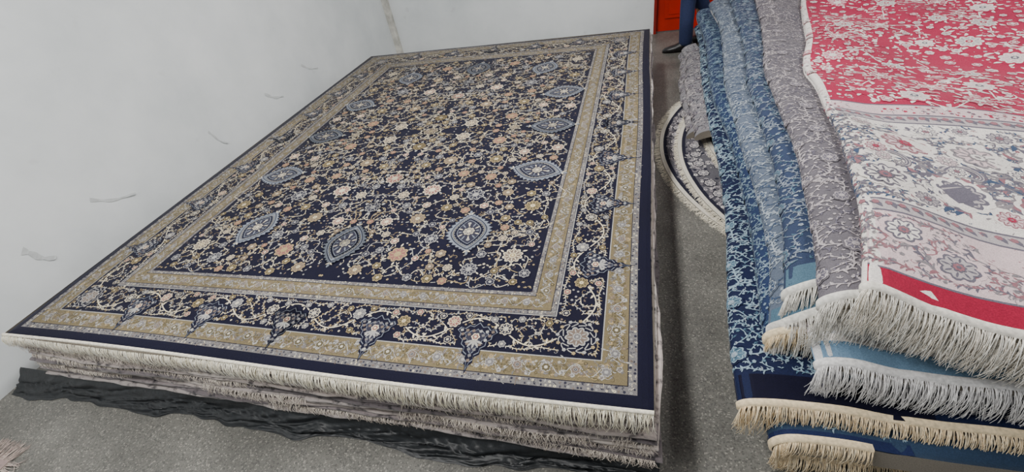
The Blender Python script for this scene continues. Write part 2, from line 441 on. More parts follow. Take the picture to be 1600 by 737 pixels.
# lower carpets in the stack
LZ=.088; NL=15; th=(TOPZ-.019-LZ)/NL
edgec=[col(172,162,158),col(138,128,128),col(192,182,174),col(112,104,106),col(180,168,162)]
m_edge,nt,bs=new_mat('stacked_pile_edge')
def speckle(nt,bs):
    N=nt.nodes;L=nt.links
    at=N.new('ShaderNodeAttribute'); at.attribute_name='Col'
    tc=N.new('ShaderNodeTexCoord'); mp=N.new('ShaderNodeMapping'); mp.inputs['Scale'].default_value=(26,26,50)
    n=N.new('ShaderNodeTexNoise'); n.inputs['Scale'].default_value=1.0; n.inputs['Detail'].default_value=4; n.inputs['Roughness'].default_value=.6
    L.new(tc.outputs['Object'],mp.inputs[0]); L.new(mp.outputs[0],n.inputs['Vector'])
    cr=N.new('ShaderNodeValToRGB'); cr.color_ramp.elements[0].position=.34; cr.color_ramp.elements[0].color=(.14,.14,.16,1)
    cr.color_ramp.elements[1].position=.50; cr.color_ramp.elements[1].color=(1,1,1,1)
    L.new(n.outputs['Fac'],cr.inputs['Fac'])
    n2=N.new('ShaderNodeTexNoise'); n2.inputs['Scale'].default_value=240; L.new(tc.outputs['Object'],n2.inputs['Vector'])
    mx=N.new('ShaderNodeVectorMath'); mx.operation='MULTIPLY'
    L.new(at.outputs['Color'],mx.inputs[0]); L.new(cr.outputs[0],mx.inputs[1]); L.new(mx.outputs[0],bs.inputs['Base Color'])
    bs.inputs['Roughness'].default_value=.95; bs.inputs['Sheen Weight'].default_value=.3
    bp=N.new('ShaderNodeBump'); bp.inputs['Strength'].default_value=.5; bp.inputs['Distance'].default_value=.002
    L.new(n2.outputs['Fac'],bp.inputs['Height']); L.new(bp.outputs[0],bs.inputs['Normal'])
speckle(nt,bs)
for k in range(NL):
    z0=LZ+k*th; z1=z0+th*.93
    V=[];F=[];K=[]
    dx=U(-.012,.02)+.010*(NL-k)/NL; dy=U(-.006,.016)+.024*(NL-k)/NL
    x0,x1,y0,y1=CX-HX+.01+U(0,.03),CX+HX+dx-.004,CY-HY+.016-dy,CY+HY-U(0,.05)
    c=edgec[(k*3)%5]; seed=k*2.7+1
    b,m=edge_ring(V,F,K,x0,x1,y0,y1,z1,z0,c,jit=.024,seed=seed,bulge=.006)
    F.append(tuple(b+i for i in range(m))); K.append(c)
    F.append(tuple(b+3*m+i for i in range(m))[::-1]); K.append(c)
    o=make_obj('carpet',V,F,m_edge,K,label='pale taupe carpet lying flat inside the carpet stack',cat='carpet',group='carpets in the flat stack')
    if k%2==1:
        anch=[]; x=x0+.01
        while x<x1-.01:
            dn=noise.noise((x*1.3,k*5.3,0))
            if dn>-.12:
                q=.024*noise.noise((x*2.5+seed,y0*2.5,seed*3.1))
                for e in range(2 if dn>.15 else 1): anch.append(((x+U(-.002,.002),y0-.005-q,z1-.002),(U(-.5,.5),-1,0)))
            x+=.0045
        if anch: fringe_mesh('fringe',anch,.030+.010*(k%3),.66,[col(226,214,200),col(206,194,182),col(236,226,212)],o,r=.0013,jit=.55,seg=4)

# pallet
M_WOOD=simple_mat('rough_pallet_wood',col(96,78,58),.85,12,.3,.3)
V=[];F=[]
for i in range(9):
    y=CY-HY+.06+i*.46; box(V,F,CX-HX+.05,CX+HX-.05,y,y+.12,.068,.086)
for x in (CX-HX+.08,CX-.05,CX+HX-.18): box(V,F,x,x+.1,CY-HY+.06,CY+HY-.06,.0,.067)
make_obj('pallet',V,F,M_WOOD,label='rough wooden pallet under the carpet stack',cat='pallet')
# black sheet
M_BLACK=simple_mat('black_plastic_sheet',col(30,33,36),.45,60,.3,.35)
V=[];F=[]
path=[]
n1=420; XS=CX-HX-.225
for i in range(n1+1): path.append((XS+(CX+HX+.03-XS)*i/n1,CY-HY+.030,0,-1))
n2=160
for i in range(n2+1):
    path.append((CX+HX-.03,CY-HY+.03+(2*HY-.08)*i/n2,1,0))
W=20
for i,(x,y,dx,dy) in enumerate(path):
    for k in range(W+1):
        t=k/W
        side=1 if dy else .32
        sx=max(0,(x-(CX-HX))/(2*HX))
        reach=(.035+ (.105-.050*sx)*t**.8)*side + (.055*noise.noise((x*3.0,y*2.2,4.0))+.02*noise.noise((x*9,1,4.0)))*t*side+ .03*(1-side)*t
        z=.080*(1-t)**2.4+.003
        env=math.sin(math.pi*min(1,t))
        w=noise.noise((x*4+t*2.5,y*4,t*3.0))*.022*env+noise.noise((x*13+t*6,y*13,t*6))*.012*env
        rid=(1-abs(noise.noise((x*10+t*8,y*7,t*3+3)))*2)**3*.016*env
        V.append((x+dx*(reach+w)+ (0.02*t*noise.noise((x*6,t*4,9))),y+dy*(reach+w),max(.003,z+w*.4+rid)))
for i in range(len(path)-1):
    for k in range(W): F.append((i*(W+1)+k,(i+1)*(W+1)+k,(i+1)*(W+1)+k+1,i*(W+1)+k+1))
make_obj('plastic_sheet',V,F,M_BLACK,smooth=True,label='crumpled black plastic sheet tucked under the carpet stack',cat='plastic sheet')

# ================================================================ SIDE PILE
def sstep(a,b,x):
    t=min(1,max(0,(x-a)/(b-a))); return t*t*(3-2*t)
def warp(x,y,z):
    fx=interp(x,[.3,.62,1.0,1.5,2.5],[1.0,1.0,.87,.82,.84])
    wv=.018*math.sin(2.3*y+3.0*x)+.010*math.sin(5.1*y-2.5*x+1)+.022*noise.noise((x*2.2,y*2.2,2.0))
    wr=.055*(noise.noise((x*3.2+y*1.5,y*1.6,5.0)))*sstep(.62,1.0,x)
    far=.05*max(0,(y-2.2))/2.0
    nr=sstep(1.35,.9,y)
    ripple=nr*(.022*math.sin(13*x+1)+.02*noise.noise((x*6,1.0,z)))
    drop=-.06*max(0,(1.16-y)/.3)**1.6
    h=min(1,z/.72)
    X=x+ .014*math.sin(3.1*y+z*4)*(1 if x<1.4 else .3)+.022*noise.noise((2.0*y,z*3,1.3))*h
    k=fx+wv+wr+far+ripple+drop*(1 if x<.75 else .7)
    zz=.055+(z-.055)*k if z>.055 else z
    return (X,y,zz)
def fold_carpet(label,edge,Uv,ztop,th,W,L,pat,base,fr=None,A=.42,fcols=CR,flen=.08,ffall=.8,fr_w=None,fr_step=.0022,jit=.15,lip=.012,edrop=0.0,BX=1.7):
    r=th/2; zc=ztop-r
    def at(a,v,z):
        ex,ey=edge(v)
        dz=-lip*max(0,1-a/.13)**2
        if edrop and v<.26: dz-=edrop*(1-v/.26)**2*max(0,1-max(0,a)/.14)
        return warp(ex+a*Uv[0],ey+a*Uv[1],z+dz)
    V=[];F=[];K=[]
    sec=[]
    nW=40
    for i in range(nW): sec.append((W+(r-W)*(i/nW)**.8,ztop))
    na=16
    for i in range(na+1):
        t=math.pi*i/na; sec.append((r-r*BX*math.sin(t),zc+r*math.cos(t)))
    for i in range(nW-1,-1,-1): sec.append((W+(r-W)*(i/nW)**.8,ztop-th))
    m=len(sec); nv=int(L/.025)
    for j in range(nv+1):
        v=L*j/nv
        tuck=.92 if j in(0,nv) else 1
        for (a,z) in sec: V.append(at(a,v,zc+(z-zc)*tuck))
    for j in range(nv):
        for i in range(m-1):
            F.append((j*m+i,j*m+i+1,(j+1)*m+i+1,(j+1)*m+i)); K.append(base)
        F.append((j*m+m-1,j*m,(j+1)*m,(j+1)*m+m-1)); K.append(base)
    nsm=len(F)
    for j in (0,nv):
        for i in range(m//2-1):
            q=(j*m+i,j*m+m-1-i,j*m+m-2-i,j*m+i+1)
            F.append(q if j else q[::-1]); K.append(col(150,142,130))
    def pm(s,v,lay):
        o=.0018+lay*.00035; 
        if s<=A-r: return at(A-s,v,ztop+o)
        t=min(math.pi,(s-(A-r))/(r*1.30))
        return at(r-(r*BX+o)*math.sin(t),v,zc+(r+o)*math.cos(t))
    c=Canvas(pm); pat(c,A-r+math.pi*r*1.1,L)
    off=len(V); V+=c.V; F+=[tuple(i+off for i in f) for f in c.F]; K+=c.K
    o=make_obj('carpet',V,F,M_RUG,K,label=label,cat='carpet',group='folded carpets in the heaped pile',mi=nsm)
    if fr is False: return o
    anch=[]; fw=fr_w or W*.98
    a=fw
    e0=edge(0);e1=edge(.05); d=Vector((e0[0]-e1[0],e0[1]-e1[1],0)).normalized()
    while a>r:
        p=at(a,0,ztop-.003); anch.append((p,(d.x+U(-.10,.10),d.y,0))); a-=fr_step
    s=0
    while s<math.pi*r:
        t=s/r; p=at(r-r*(BX-.2)*math.sin(t),0,zc+r*math.cos(t)*.92); anch.append((p,(d.x-.15,d.y,0))); s+=fr_step*.6
    a=r
    while a<min(fw,1.1):
        p=at(a,0,ztop-th+.003); anch.append((p,(d.x+U(-.10,.10),d.y,0))); a+=fr_step*1.6
    fringe_mesh('fringe',anch,flen,ffall,fcols,o,r=.0014,jit=jit,seg=6)
    V=[];F=[];n=80
    for i in range(n+1):
        if i<60: a=fw+(r-fw)*i/60; P0=at(a,.014,ztop+.005);P1=at(a,-.003,ztop+.004);P2=at(a,-.006,ztop-.006)
        else:
            t=math.pi*(i-60)/20; rr=r+.004
            P0=at(r-rr*BX*math.sin(t),.014,zc+rr*math.cos(t)); P1=at(r-rr*BX*math.sin(t),-.003,zc+rr*math.cos(t)); P2=at(r-(rr-.01)*1.3*math.sin(t),-.007,zc+(rr-.01)*math.cos(t))
        V+=[P0,P1,P2]
    for i in range(n):
        for k in range(2): F.append((i*3+k,i*3+3+k,i*3+4+k,i*3+k+1))
    make_obj('edge_binding',V,F,M_FRINGE,[tuple(q*.85 for q in fcols[0][:3])+(1,)]*len(F),smooth=True,parent=o)
    return o
def lin_edge(xn,xf,y0,yn=1.0,yf=4.2,w=0.0,ph=0.0):
    def e(v):
        y=y0+v; return (xn+(xf-xn)*(y-yn)/(yf-yn)+w*math.sin(1.9*y+ph)+w*.35*math.sin(4.7*y+ph*2),y)
    return e
# patterns
WHITE=col(228,222,216); PINK=col(166,42,74); DPINK=col(156,26,58); MGREY=col(104,100,112); SLATE=col(66,82,108); STEEL=col(98,124,148)
PALE=col(152,162,172); DBLUE=col(28,38,74); TEAL=col(80,108,126); LTEAL=col(140,162,176); TPE=col(134,128,132); TPL=col(178,170,172)
PPALE=col(214,192,194); MROSE=col(150,104,112)
def pat_pink(c,S,L):
    c.rect(0,S,0.010,.085,DPINK,0); c.rect(0,S,.085,.092,MGREY,1)
    c.rect(0,S,.092,.36,PPALE,0); c.rect(0,S,.36,.368,MGREY,1); c.rect(0,S,.368,.42,TPL,0,.04); c.rect(0,S,.42,.428,MGREY,1)
    c.rect(0,S,.428,1.10,WHITE,0,.05); c.rect(0,S,1.10,1.109,MGREY,1); c.rect(0,S,1.109,1.165,TPL,0,.05); c.rect(0,S,1.165,1.174,MGREY,1)
    c.rect(0,S,1.174,1.25,PPALE,0,.05); c.rect(0,S,1.25,1.258,MGREY,1)
    c.rect(0,S,1.258,L-.01,PINK,0,.07)
    x=0.02
    while x<S-.04:
        for (y,k) in ((.393,.024),(1.136,.026)):
            c.leaf(x,y-.014,k*1.8,k*.8,U(.3,.9),MGREY,2,.2)
            c.scal(x+.018,y+.010,k*.45,5,MROSE,3,0)
        x+=.036
    PR=[(MGREY,WHITE,MROSE),(TPE,PPALE,WHITE),(MROSE,PPALE,PINK),(MGREY,TPL,MROSE)]
    ob=[]
    for i in range(13):
        x=.06+i*.125; y=.23+.050*(-1)**i
        if x>S-.06: continue
        c.rosette(x,y,.052,PR[i%4],8,4,halo=PPALE); ob.append((x,y,.055))
        if x+.125<S-.05: c.vine((x,.23),(x+.125,.23),.005,MGREY,2,.6*(-1)**i,[MGREY,TPE,MROSE],.030,12,1,.40)
    for i in range(8):
        x=.06+i*.215
        for (dx,dy,rr) in ((0,.58,.070),(.107,.85,.080),(.0,1.03,.040),(.11,.50,.038),(.0,.77,.036),(.107,1.055,.026),(.20,.71,.028)):
            if x+dx>S-.075: continue
            c.rosette(x+dx,dy,rr,PR[(i+int(dy*10))%4],10,5,halo=WHITE); ob.append((x+dx,dy,rr*1.1))
        for (p,q) in (((x,.58),(x+.107,.85)),((x+.107,.85),(x+.215,.58)),((x,.58),(x+.11,.50)),((x,1.03),(x+.107,.85)),((x,.77),(x,.58))):
            if max(p[0],q[0])<S-.05: c.vine(p,q,.008,random.choice((MGREY,TPE)),2,random.choice((-.42,.42)),[MGREY,TPE,SLATE,MROSE],.042,14,1,.40)
        if x+.18<S:
            a0=U(0,6); P=[(x+.165+.072*(1-t)*math.cos(a0+5*t),.69+.072*(1-t)*math.sin(a0+5*t)) for t in [k/18 for k in range(19)]]
            c.strip(P,.030,MGREY,3,True); c.strip(P,.021,TPL,4,True); c.strip(P,.007,MGREY,5,True)
    c.net(0.01,S-.01,.105,.35,.062,.0038,[TPE,MROSE,MGREY],.018,1,ob,n=9,lw=.36)
    c.net(0.01,S-.01,.44,1.09,.062,.0042,[MGREY,TPE,SLATE],.020,1,ob,n=9,lw=.38)
    c.fill(0,S,.10,.355,.026,[TPE,MROSE,TPE],ob,.44,1,keep=.85)
    c.fill(0,S,.44,1.09,.028,[MGREY,SLATE,TPE,MROSE],ob,.44,1,keep=.9)
    c.fill(0,S,1.18,1.245,.024,[MGREY,MROSE,PINK],(),.5,1)
    PF=[(WHITE,col(200,124,140),WHITE),(WHITE,TPL,PINK),(WHITE,PPALE,MGREY),(WHITE,col(180,88,108),WHITE)]
    WP=[WHITE,WHITE,PPALE,TPL]
    nd=[]
    for i in range(500):
        x,y=U(.06,S-.09),U(1.35,L-.12)
        if all((x-a)**2+(y-b)**2>.034 for a,b in nd): nd.append((x,y))
    ob=[]
    for i,(x,y) in enumerate(nd):
        r=U(.048,.066)
        c.rosette(x,y,r,PF[i%4],9,6,halo=PINK); ob.append((x,y,r*1.3))
        for k in range(9):
            a=k*.698; c.leaf(x+r*1.06*math.cos(a),y+r*1.06*math.sin(a),r*.58,r*.26,a+.5,WHITE,6,.15)
        for j in sorted(range(len(nd)),key=lambda j:(nd[j][0]-x)**2+(nd[j][1]-y)**2)[1:5]:
            if j>i: c.vine((x,y),nd[j],.0060,WHITE,2,random.choice((-.42,.42)),[WHITE,WHITE,PPALE],.042,14,2,.44)
    for i in range(900):
        x,y=U(.03,S-.05),U(1.30,L-.06); r=U(.015,.026)
        if any((x-a)**2+(y-b)**2<(q+r+.008)**2 for a,b,q in ob): continue
        c.rosette(x,y,r,random.choice(PF),6,6,halo=PINK); ob.append((x,y,r*1.25))
    c.fill(0,S,1.265,L-.02,.034,WP,ob,.44,1,keep=.72)
def pat_blue(c1,c2,extra,cell=.06,band=None,c3=None,halo=None,sb=()):
    def f(c,S,L):
        if band:
            for (a,b,cc) in band: c.rect(0,S,a,b,cc,0,.03)
        y0=band[-1][1] if band else .02
        ob=[]; nd=[]
        n=int(L*8)
        for i in range(n):
            x,y=S-.105+.050*(-1)**i+U(-.01,.01),y0+.05+(L-y0-.12)*(i+R()*.3)/n
            x=min(S-.03,max(.03,x))
            nd.append((x,y)); ob.append((x,y,.032)); c.rosette(x,y,U(.024,.033),(c1,c2,extra[0]),8,5,halo=halo)
        for i in range(len(nd)-1):
            c.vine(nd[i],nd[i+1],.0045,c1,2,random.choice((-.3,.3)),[c1,c1,extra[0]],.018,16,1,.36)
        c.net(.008,S-.008,y0+.01,L-.02,.068,.0030,[c1,c2,c1,c3 or c1],.013,1,ob,n=8,lw=.36,bulge=.38)
        c.fill(0,S,y0+.01,L-.02,cell*.50,[c1,c2,extra[0],c1],ob,.40,1,keep=.8)
    return f
def skew_edge(o,v):
    return lambda t:(o[0]+t*v[0]+.016*math.sin(2.2*t)+.008*math.sin(6*t),o[1]+t*v[1])
B1,B2,B3,B4,B5,B6,B7=col(56,76,98),col(44,62,86),col(22,30,60),col(38,52,84),col(92,102,118),col(50,62,88),col(104,100,106)
S1,S2=col(118,136,152),col(122,132,146)
WF=[col(246,243,234),col(234,230,222)]
TF=[col(252,230,190),col(255,238,204),col(240,216,174)]
fold_carpet('teal carpet with pale floral vines at the pile bottom',lin_edge(.455,.50,.86,w=.012,ph=1),(1,0),.182,.124,1.7,3.9,
    pat_blue(LTEAL,SLATE,(PALE,),.055,halo=B1),B1,fcols=TF,flen=.09,A=.3,BX=1.1)
fold_carpet('teal-blue carpet with ivory scrolls and dark end band',lin_edge(.425,.50,.80,w=.012,ph=2),(1,0),.292,.106,1.75,4.0,
    pat_blue(LTEAL,TEAL,(PALE,),.05,[(0,.03,DBLUE)],halo=B2),B2,fcols=TF,fr_w=.25,flen=.09,A=.35,BX=1.2)
fold_carpet('navy blue carpet with thick tan fringe',lin_edge(.36,.47,.875,w=.008,ph=3),(1,0),.345,.050,1.8,3.9,
    pat_blue(LTEAL,TEAL,(PALE,),.05,[(0,.10,NAVY)],halo=B3),B3,fcols=TF,flen=.115,A=.5,ffall=.76)
fold_carpet('mid-blue floral carpet folded lengthwise',lin_edge(.44,.49,1.08,w=.012,ph=4),(1,0),.437,.088,1.7,3.8,
    pat_blue(S1,TEAL,(LTEAL,),.05,halo=B4),B4,fcols=TF,fr_w=.3,flen=.09,A=.35,BX=1.3)
fold_carpet('ivory carpet with slate-blue end stripe and white fringe',lin_edge(.545,.60,.945,w=.004),(1,-.02),.485,.044,1.75,3.8,
    pat_blue(TPL,WHITE,(MGREY,),.05,[(0,.018,WHITE),(.018,.075,col(112,142,168)),(.075,.10,WHITE)]),col(206,206,208),fcols=[col(252,250,248),col(240,238,238)],flen=.135,A=1.2,ffall=.82)
fold_carpet('grey-blue carpet with drooping end and long grey fringe',lin_edge(.452,.575,1.10,w=.010,ph=.5),(1,0),.552,.064,1.7,3.6,
    pat_blue(PALE,SLATE,(PALE,),.055,[(0,.05,TEAL)],SLATE,B5),B5,fcols=WF,fr_w=.3,flen=.27,ffall=.90,A=.4,edrop=.11,jit=.10)
fold_carpet('slate-blue carpet with faded pale floral pattern',lin_edge(.492,.71,1.16,w=.012,ph=2.5),(1,0),.614,.064,1.7,3.6,
    pat_blue(S2,TEAL,(PALE,),.06,[(0,.08,TEAL)],None,B6),B6,fcols=WF,fr_w=.3,flen=.22,ffall=.90,A=.45,edrop=.06,jit=.10)
fold_carpet('taupe-grey carpet rolled over at the edge, densely patterned',lin_edge(.53,.86,1.045,w=.006,ph=5),(1,0),.676,.064,1.6,3.7,
    pat_blue(TPL,MGREY,(TPL,),.045,None,MGREY,B7),B7,fcols=WF,fr_w=.3,flen=.19,ffall=.90,A=.5,edrop=.03,jit=.12)
PF_=[col(252,246,234),col(240,232,218),col(255,252,244)]
fold_carpet('rose and ivory carpet lying under a matching one',skew_edge((.615,1.01),(.165,.985)),(.94,-.26),.706,.032,1.6,3.3,
    pat_pink,WHITE,flen=.12,A=1.5,ffall=.82,fcols=PF_)
fold_carpet('rose-red and ivory floral carpet draped over the pile',skew_edge((.595,1.02),(.17,.985)),(.95,-.28),.744,.036,1.7,3.4,
    pat_pink,WHITE,flen=.150,A=1.66,ffall=.86,fcols=PF_,lip=.022,BX=1.2)
for (xe,y0_,zt,L_,lab) in ((.34,3.15,.105,1.7,'pale grey patterned rug slumped beside the heaped pile'),(.375,3.0,.170,1.8,'grey patterned rug slumped on another rug')):
    fold_carpet(lab,(lambda xe,y0_:(lambda v:(xe+.016*math.sin(5*v)+.006*math.sin(17*v),y0_+v)))(xe,y0_),(1,0),zt,.055,.11,L_,
        pat_blue(TPL,DGREY,(WHITE,),.05,None,DGREY,MGREY),col(140,138,142),fr=False,A=.11,lip=.03)

# ================================================================ ROUND RUGS
def round_rug(cx,cy,rad,z,label,grp):
    th=.010
    def mp(x,y,lay): return (cx+x,cy+y,z+th+.0006+lay*.0004+.006*noise.noise((x*4,y*4,z*50))*max(0,(math.hypot(x,y)-rad+.3))/.3)
    c=Canvas(mp); n=160
    def ring(r0,r1,cc,lay):
        for i in range(n):
            a=2*math.pi*i/n;b=2*math.pi*(i+1)/n
            c.poly([(r0*math.cos(a),r0*math.sin(a)),(r1*math.cos(a),r1*math.sin(a)),(r1*math.cos(b),r1*math.sin(b)),(r0*math.cos(b),r0*math.sin(b))],cc,lay)
    ring(0,rad-.3,col(96,94,100),0); ring(rad-.3,rad-.05,col(96,94,100),0)
    ring(rad-.05,rad-.026,col(34,34,50),0); ring(rad-.026,rad,col(214,208,194),0)
    for i in range(3000):
        a=U(1.9,4.3); q=U(rad-.5,rad-.056)
        c.sprig(q*math.cos(a),q*math.sin(a),U(.016,.026),U(0,6),[TPL,WHITE,TPE,TPL,DGREY],1+i%3)
    for i in range(60):
        a=1.9+i*.04; q=rad-.11-(.12 if i%2 else 0)
        c.rosette(q*math.cos(a),q*math.sin(a),.034,(WHITE,MGREY,TPL),8,6,halo=col(60,58,68))
    V=c.V;F=c.F;K=c.K
    b=len(V)
    for i in range(n):
        a=2*math.pi*i/n
        for zz in (z+th,z): V.append((cx+rad*math.cos(a),cy+rad*math.sin(a),zz))
    for i in range(n):
        j=(i+1)%n; F.append((b+2*i,b+2*i+1,b+2*j+1,b+2*j)); K.append(col(130,126,118))
    F.append(tuple(b+2*i+1 for i in range(n))[::-1]); K.append(col(150,145,135))
    o=make_obj('round_rug',V,F,M_RUG,K,label=label,cat='rug',group=grp)
    anch=[]; a=1.9
    while a<4.4:
        d=(math.cos(a)+U(-.4,.4),math.sin(a)+U(-.4,.4),0)
        anch.append(((cx+rad*math.cos(a),cy+rad*math.sin(a),z+th*.6),d)); a+=.0020*(1+.5*noise.noise((a*60,0,0)))
    fringe_mesh('fringe',anch,.050,.35,[col(248,240,220),col(232,222,200)],o,r=.0015,jit=.7)
    return o
round_rug(1.66,3.08,1.53,.001,'round grey floral rug with navy rim and cream fringe','round rugs stacked on the floor')
round_rug(1.88,2.98,1.63,.018,'round grey rug with cream fringe stacked on another rug','round rugs stacked on the floor')
round_rug(2.02,3.20,1.58,.035,'topmost round grey rug tucked under the heaped pile','round rugs stacked on the floor')

# small rug corner near the wall
def mp(x,y,lay): return (-3.12+x,-.30+y,.014+lay*.0006)
c=Canvas(mp); c.rect(0,.40,0,.66,col(150,132,128),0); c.rect(.02,.38,.02,.64,col(128,112,112),1); c.fill(.03,.37,.03,.63,.04,[TPL,ROSE,WHITE],(),.6,2)
V=c.V;F=c.F;K=c.K
V2=[];F2=[];box(V2,F2,-3.12,-2.72,-.30,.36,.001,.0135)
off=len(V);V+=V2;F+=[tuple(i+off for i in f) for f in F2];K+=[col(150,140,130)]*6
o=make_obj('small_rug',V,F,M_RUG,K,label='small taupe-rose rug with fringed end on the floor',cat='rug')
anch=[]
y=-.30
while y<.36: anch.append(((-2.72,y,.01),(1,U(-.3,.3),0))); y+=.003
x=-3.12
while x<-2.72: anch.append(((x,.36,.01),(U(-.3,.3),1,0))); x+=.003
fringe_mesh('fringe',anch,.09,.2,[col(196,180,170),col(176,158,150)],o,r=.0018)

# ================================================================ ROOM
m,nt,b=new_mat('whitewashed_plaster'); M_WALL=m; N=nt.nodes;L=nt.links
tc=N.new('ShaderNodeTexCoord'); n1=N.new('ShaderNodeTexNoise'); n1.inputs['Scale'].default_value=1.1; n1.inputs['Detail'].default_value=8; n1.inputs['Roughness'].default_value=.6
L.new(tc.outputs['Object'],n1.inputs['Vector'])
cr=N.new('ShaderNodeValToRGB'); cr.color_ramp.elements[0].position=.28; cr.color_ramp.elements[0].color=col(208,214,216); cr.color_ramp.elements[1].position=.64; cr.color_ramp.elements[1].color=col(234,238,239)
L.new(n1.outputs['Fac'],cr.inputs['Fac'])
n3=N.new('ShaderNodeTexNoise'); n3.inputs['Scale'].default_value=7; n3.inputs['Detail'].default_value=3
L.new(tc.outputs['Object'],n3.inputs['Vector'])
cr3=N.new('ShaderNodeValToRGB'); cr3.color_ramp.elements[0].position=.68; cr3.color_ramp.elements[0].color=(0,0,0,1); cr3.color_ramp.elements[1].position=.76; cr3.color_ramp.elements[1].color=(.2,.2,.2,1)
L.new(n3.outputs['Fac'],cr3.inputs['Fac'])
mx=N.new('ShaderNodeMixRGB'); mx.inputs['Color2'].default_value=col(176,178,178)
L.new(cr3.outputs[0],mx.inputs['Fac']); L.new(cr.outputs[0],mx.inputs['Color1']); L.new(mx.outputs[0],b.inputs['Base Color'])
b.inputs['Roughness'].default_value=.6
n2=N.new('ShaderNodeTexNoise'); n2.inputs['Scale'].default_value=9; n2.inputs['Detail'].default_value=6
L.new(tc.outputs['Object'],n2.inputs['Vector'])
bp=N.new('ShaderNodeBump'); bp.inputs['Strength'].default_value=.15; bp.inputs['Distance'].default_value=.01
L.new(n2.outputs['Fac'],bp.inputs['Height']); L.new(bp.outputs[0],b.inputs['Normal'])
m,nt,b=new_mat('terrazzo'); M_FLOOR=m; N=nt.nodes;L=nt.links
tc=N.new('ShaderNodeTexCoord')
v=N.new('ShaderNodeTexVoronoi'); v.inputs['Scale'].default_value=190; L.new(tc.outputs['Object'],v.inputs['Vector'])
cr=N.new('ShaderNodeValToRGB'); e=cr.color_ramp; e.interpolation='CONSTANT'
e.elements[0].position=0; e.elements[0].color=col(84,83,79)
e.elements[1].position=.14; e.elements[1].color=col(106,105,99)
for p,cc in ((.5,col(113,111,105)),(.75,col(98,96,91)),(.92,col(146,143,134))):
    q=e.elements.new(p); q.color=cc
sp=N.new('ShaderNodeSeparateColor'); L.new(v.outputs['Color'],sp.inputs[0]); L.new(sp.outputs[0],cr.inputs['Fac'])
n1=N.new('ShaderNodeTexNoise'); n1.inputs['Scale'].default_value=2.6; n1.inputs['Detail'].default_value=8; n1.inputs['Roughness'].default_value=.62; L.new(tc.outputs['Object'],n1.inputs['Vector'])
mr=N.new('ShaderNodeMapRange'); mr.inputs['From Min'].default_value=.3; mr.inputs['From Max'].default_value=.7; mr.inputs['To Min'].default_value=.58; mr.inputs['To Max'].default_value=1.20
L.new(n1.outputs['Fac'],mr.inputs['Value'])
vm=N.new('ShaderNodeVectorMath'); vm.operation='SCALE'; L.new(cr.outputs[0],vm.inputs[0]); L.new(mr.outputs[0],vm.inputs['Scale'])
L.new(vm.outputs[0],b.inputs['Base Color']); b.inputs['Roughness'].default_value=.45

def struct(name,boxes,mat):
    V=[];F=[]
    for q in boxes: box(V,F,*q)
    return make_obj(name,V,F,mat,kind='structure')
XL,XR,YF,YB,ZC=-3.2,3.9,-1.6,5.8,3.0
struct('floor',[(XL-.2,XR+.2,YF,YB+.2,-.1,0)],M_FLOOR)
struct('wall_left',[(XL-.2,XL,YF,YB+.2,0,ZC)],M_WALL)
struct('wall_right',[(XR,XR+.2,YF,YB+.2,0,ZC)],M_WALL)
DX0,DX1=.11,1.05
struct('wall_back',[(XL,DX0,YB,YB+.2,0,ZC),(DX1,XR,YB,YB+.2,0,ZC),(DX0,DX1,YB,YB+.2,2.1,ZC)],M_WALL)
struct('ceiling',[(XL-.2,XR+.2,YF,YB+.2,ZC,ZC+.1)],simple_mat('ceiling_paint',col(225,226,226),.8,3,.05,.0))
M_TRIM=simple_mat('stained_corner_strip',col(200,198,190),.8,9,.35,.4)
struct('trim_1',[(XL+.001,XL+.07,YB-.06,YB-.001,.0,ZC)],M_TRIM)
M_RED=simple_mat('red_door_paint',col(184,30,12),.4,3,.15,.05)
V=[];F=[]
box(V,F,DX0+.03,DX1-.03,YB+.05,YB+.09,.01,2.07)
for (z0,z1) in ((.15,.75),(.85,1.95)):
    for (x0,x1) in ((DX0+.12,.55),(.63,DX1-.12)):
        box(V,F,x0,x1,YB+.035,YB+.05,z0,z1); box(V,F,x0+.04,x1-.04,YB+.028,YB+.035,z0+.04,z1-.04)
door=make_obj('door_1',V,F,M_RED,kind='structure')
V=[];F=[]
box(V,F,DX0,DX0+.03,YB-.01,YB+.12,0,2.1);box(V,F,DX1-.03,DX1,YB-.01,YB+.12,0,2.1);box(V,F,DX0+.03,DX1-.03,YB-.01,YB+.12,2.07,2.1)
make_obj('trim_2',V,F,simple_mat('dark_red_frame',col(140,24,12),.45,5,.2,.05),kind='structure')
V=[];F=[]
box(V,F,.22,.25,YB+.0,YB+.05,1.0,1.02); box(V,F,.22,.34,YB-.012,YB+.0,1.0,1.02)
make_obj('handle',V,F,simple_mat('brushed_steel',col(160,160,160),.3,30,.1,0,metal=1.0),parent=door,label='steel lever handle')

# tape remnants on wall
M_TAPE=simple_mat('old_tape',col(204,208,208),.35,30,.10,.3)
def tape(y,z,l,w,ang,lift):
    V=[];F=[];n=14
    ca,sa=math.cos(ang),math.sin(ang)
    for i in range(n+1):
        t=i/n
        for k in (-.5,.5):
            a=(t-.5)*l+.01*R(); b2=k*w*(.35+.6*abs(math.sin(7*t+l*30)))*(1-.5*t)+.012*math.sin(5*t+l*9)
            V.append((XL+.0015+lift*t**4+.001*R(),y+a*ca-b2*sa,z+a*sa+b2*ca))
    for i in range(n): F.append((2*i,2*i+1,2*i+3,2*i+2))
    o=make_obj('tape_strip',V,F,M_TAPE,label='peeling translucent tape remnant stuck to the white wall',cat='tape',group='tape remnants on the wall')
# slopes follow the peeling direction: lower toward the far end
tape(1.70,.525,.26,.028,-.45,.010); tape(2.60,.47,.18,.024,-.9,.012); tape(3.34,.50,.22,.034,-.45,.004); tape(3.95,.54,.24,.024,-.45,.004); tape(1.20,.49,.16,.05,-.9,.004)

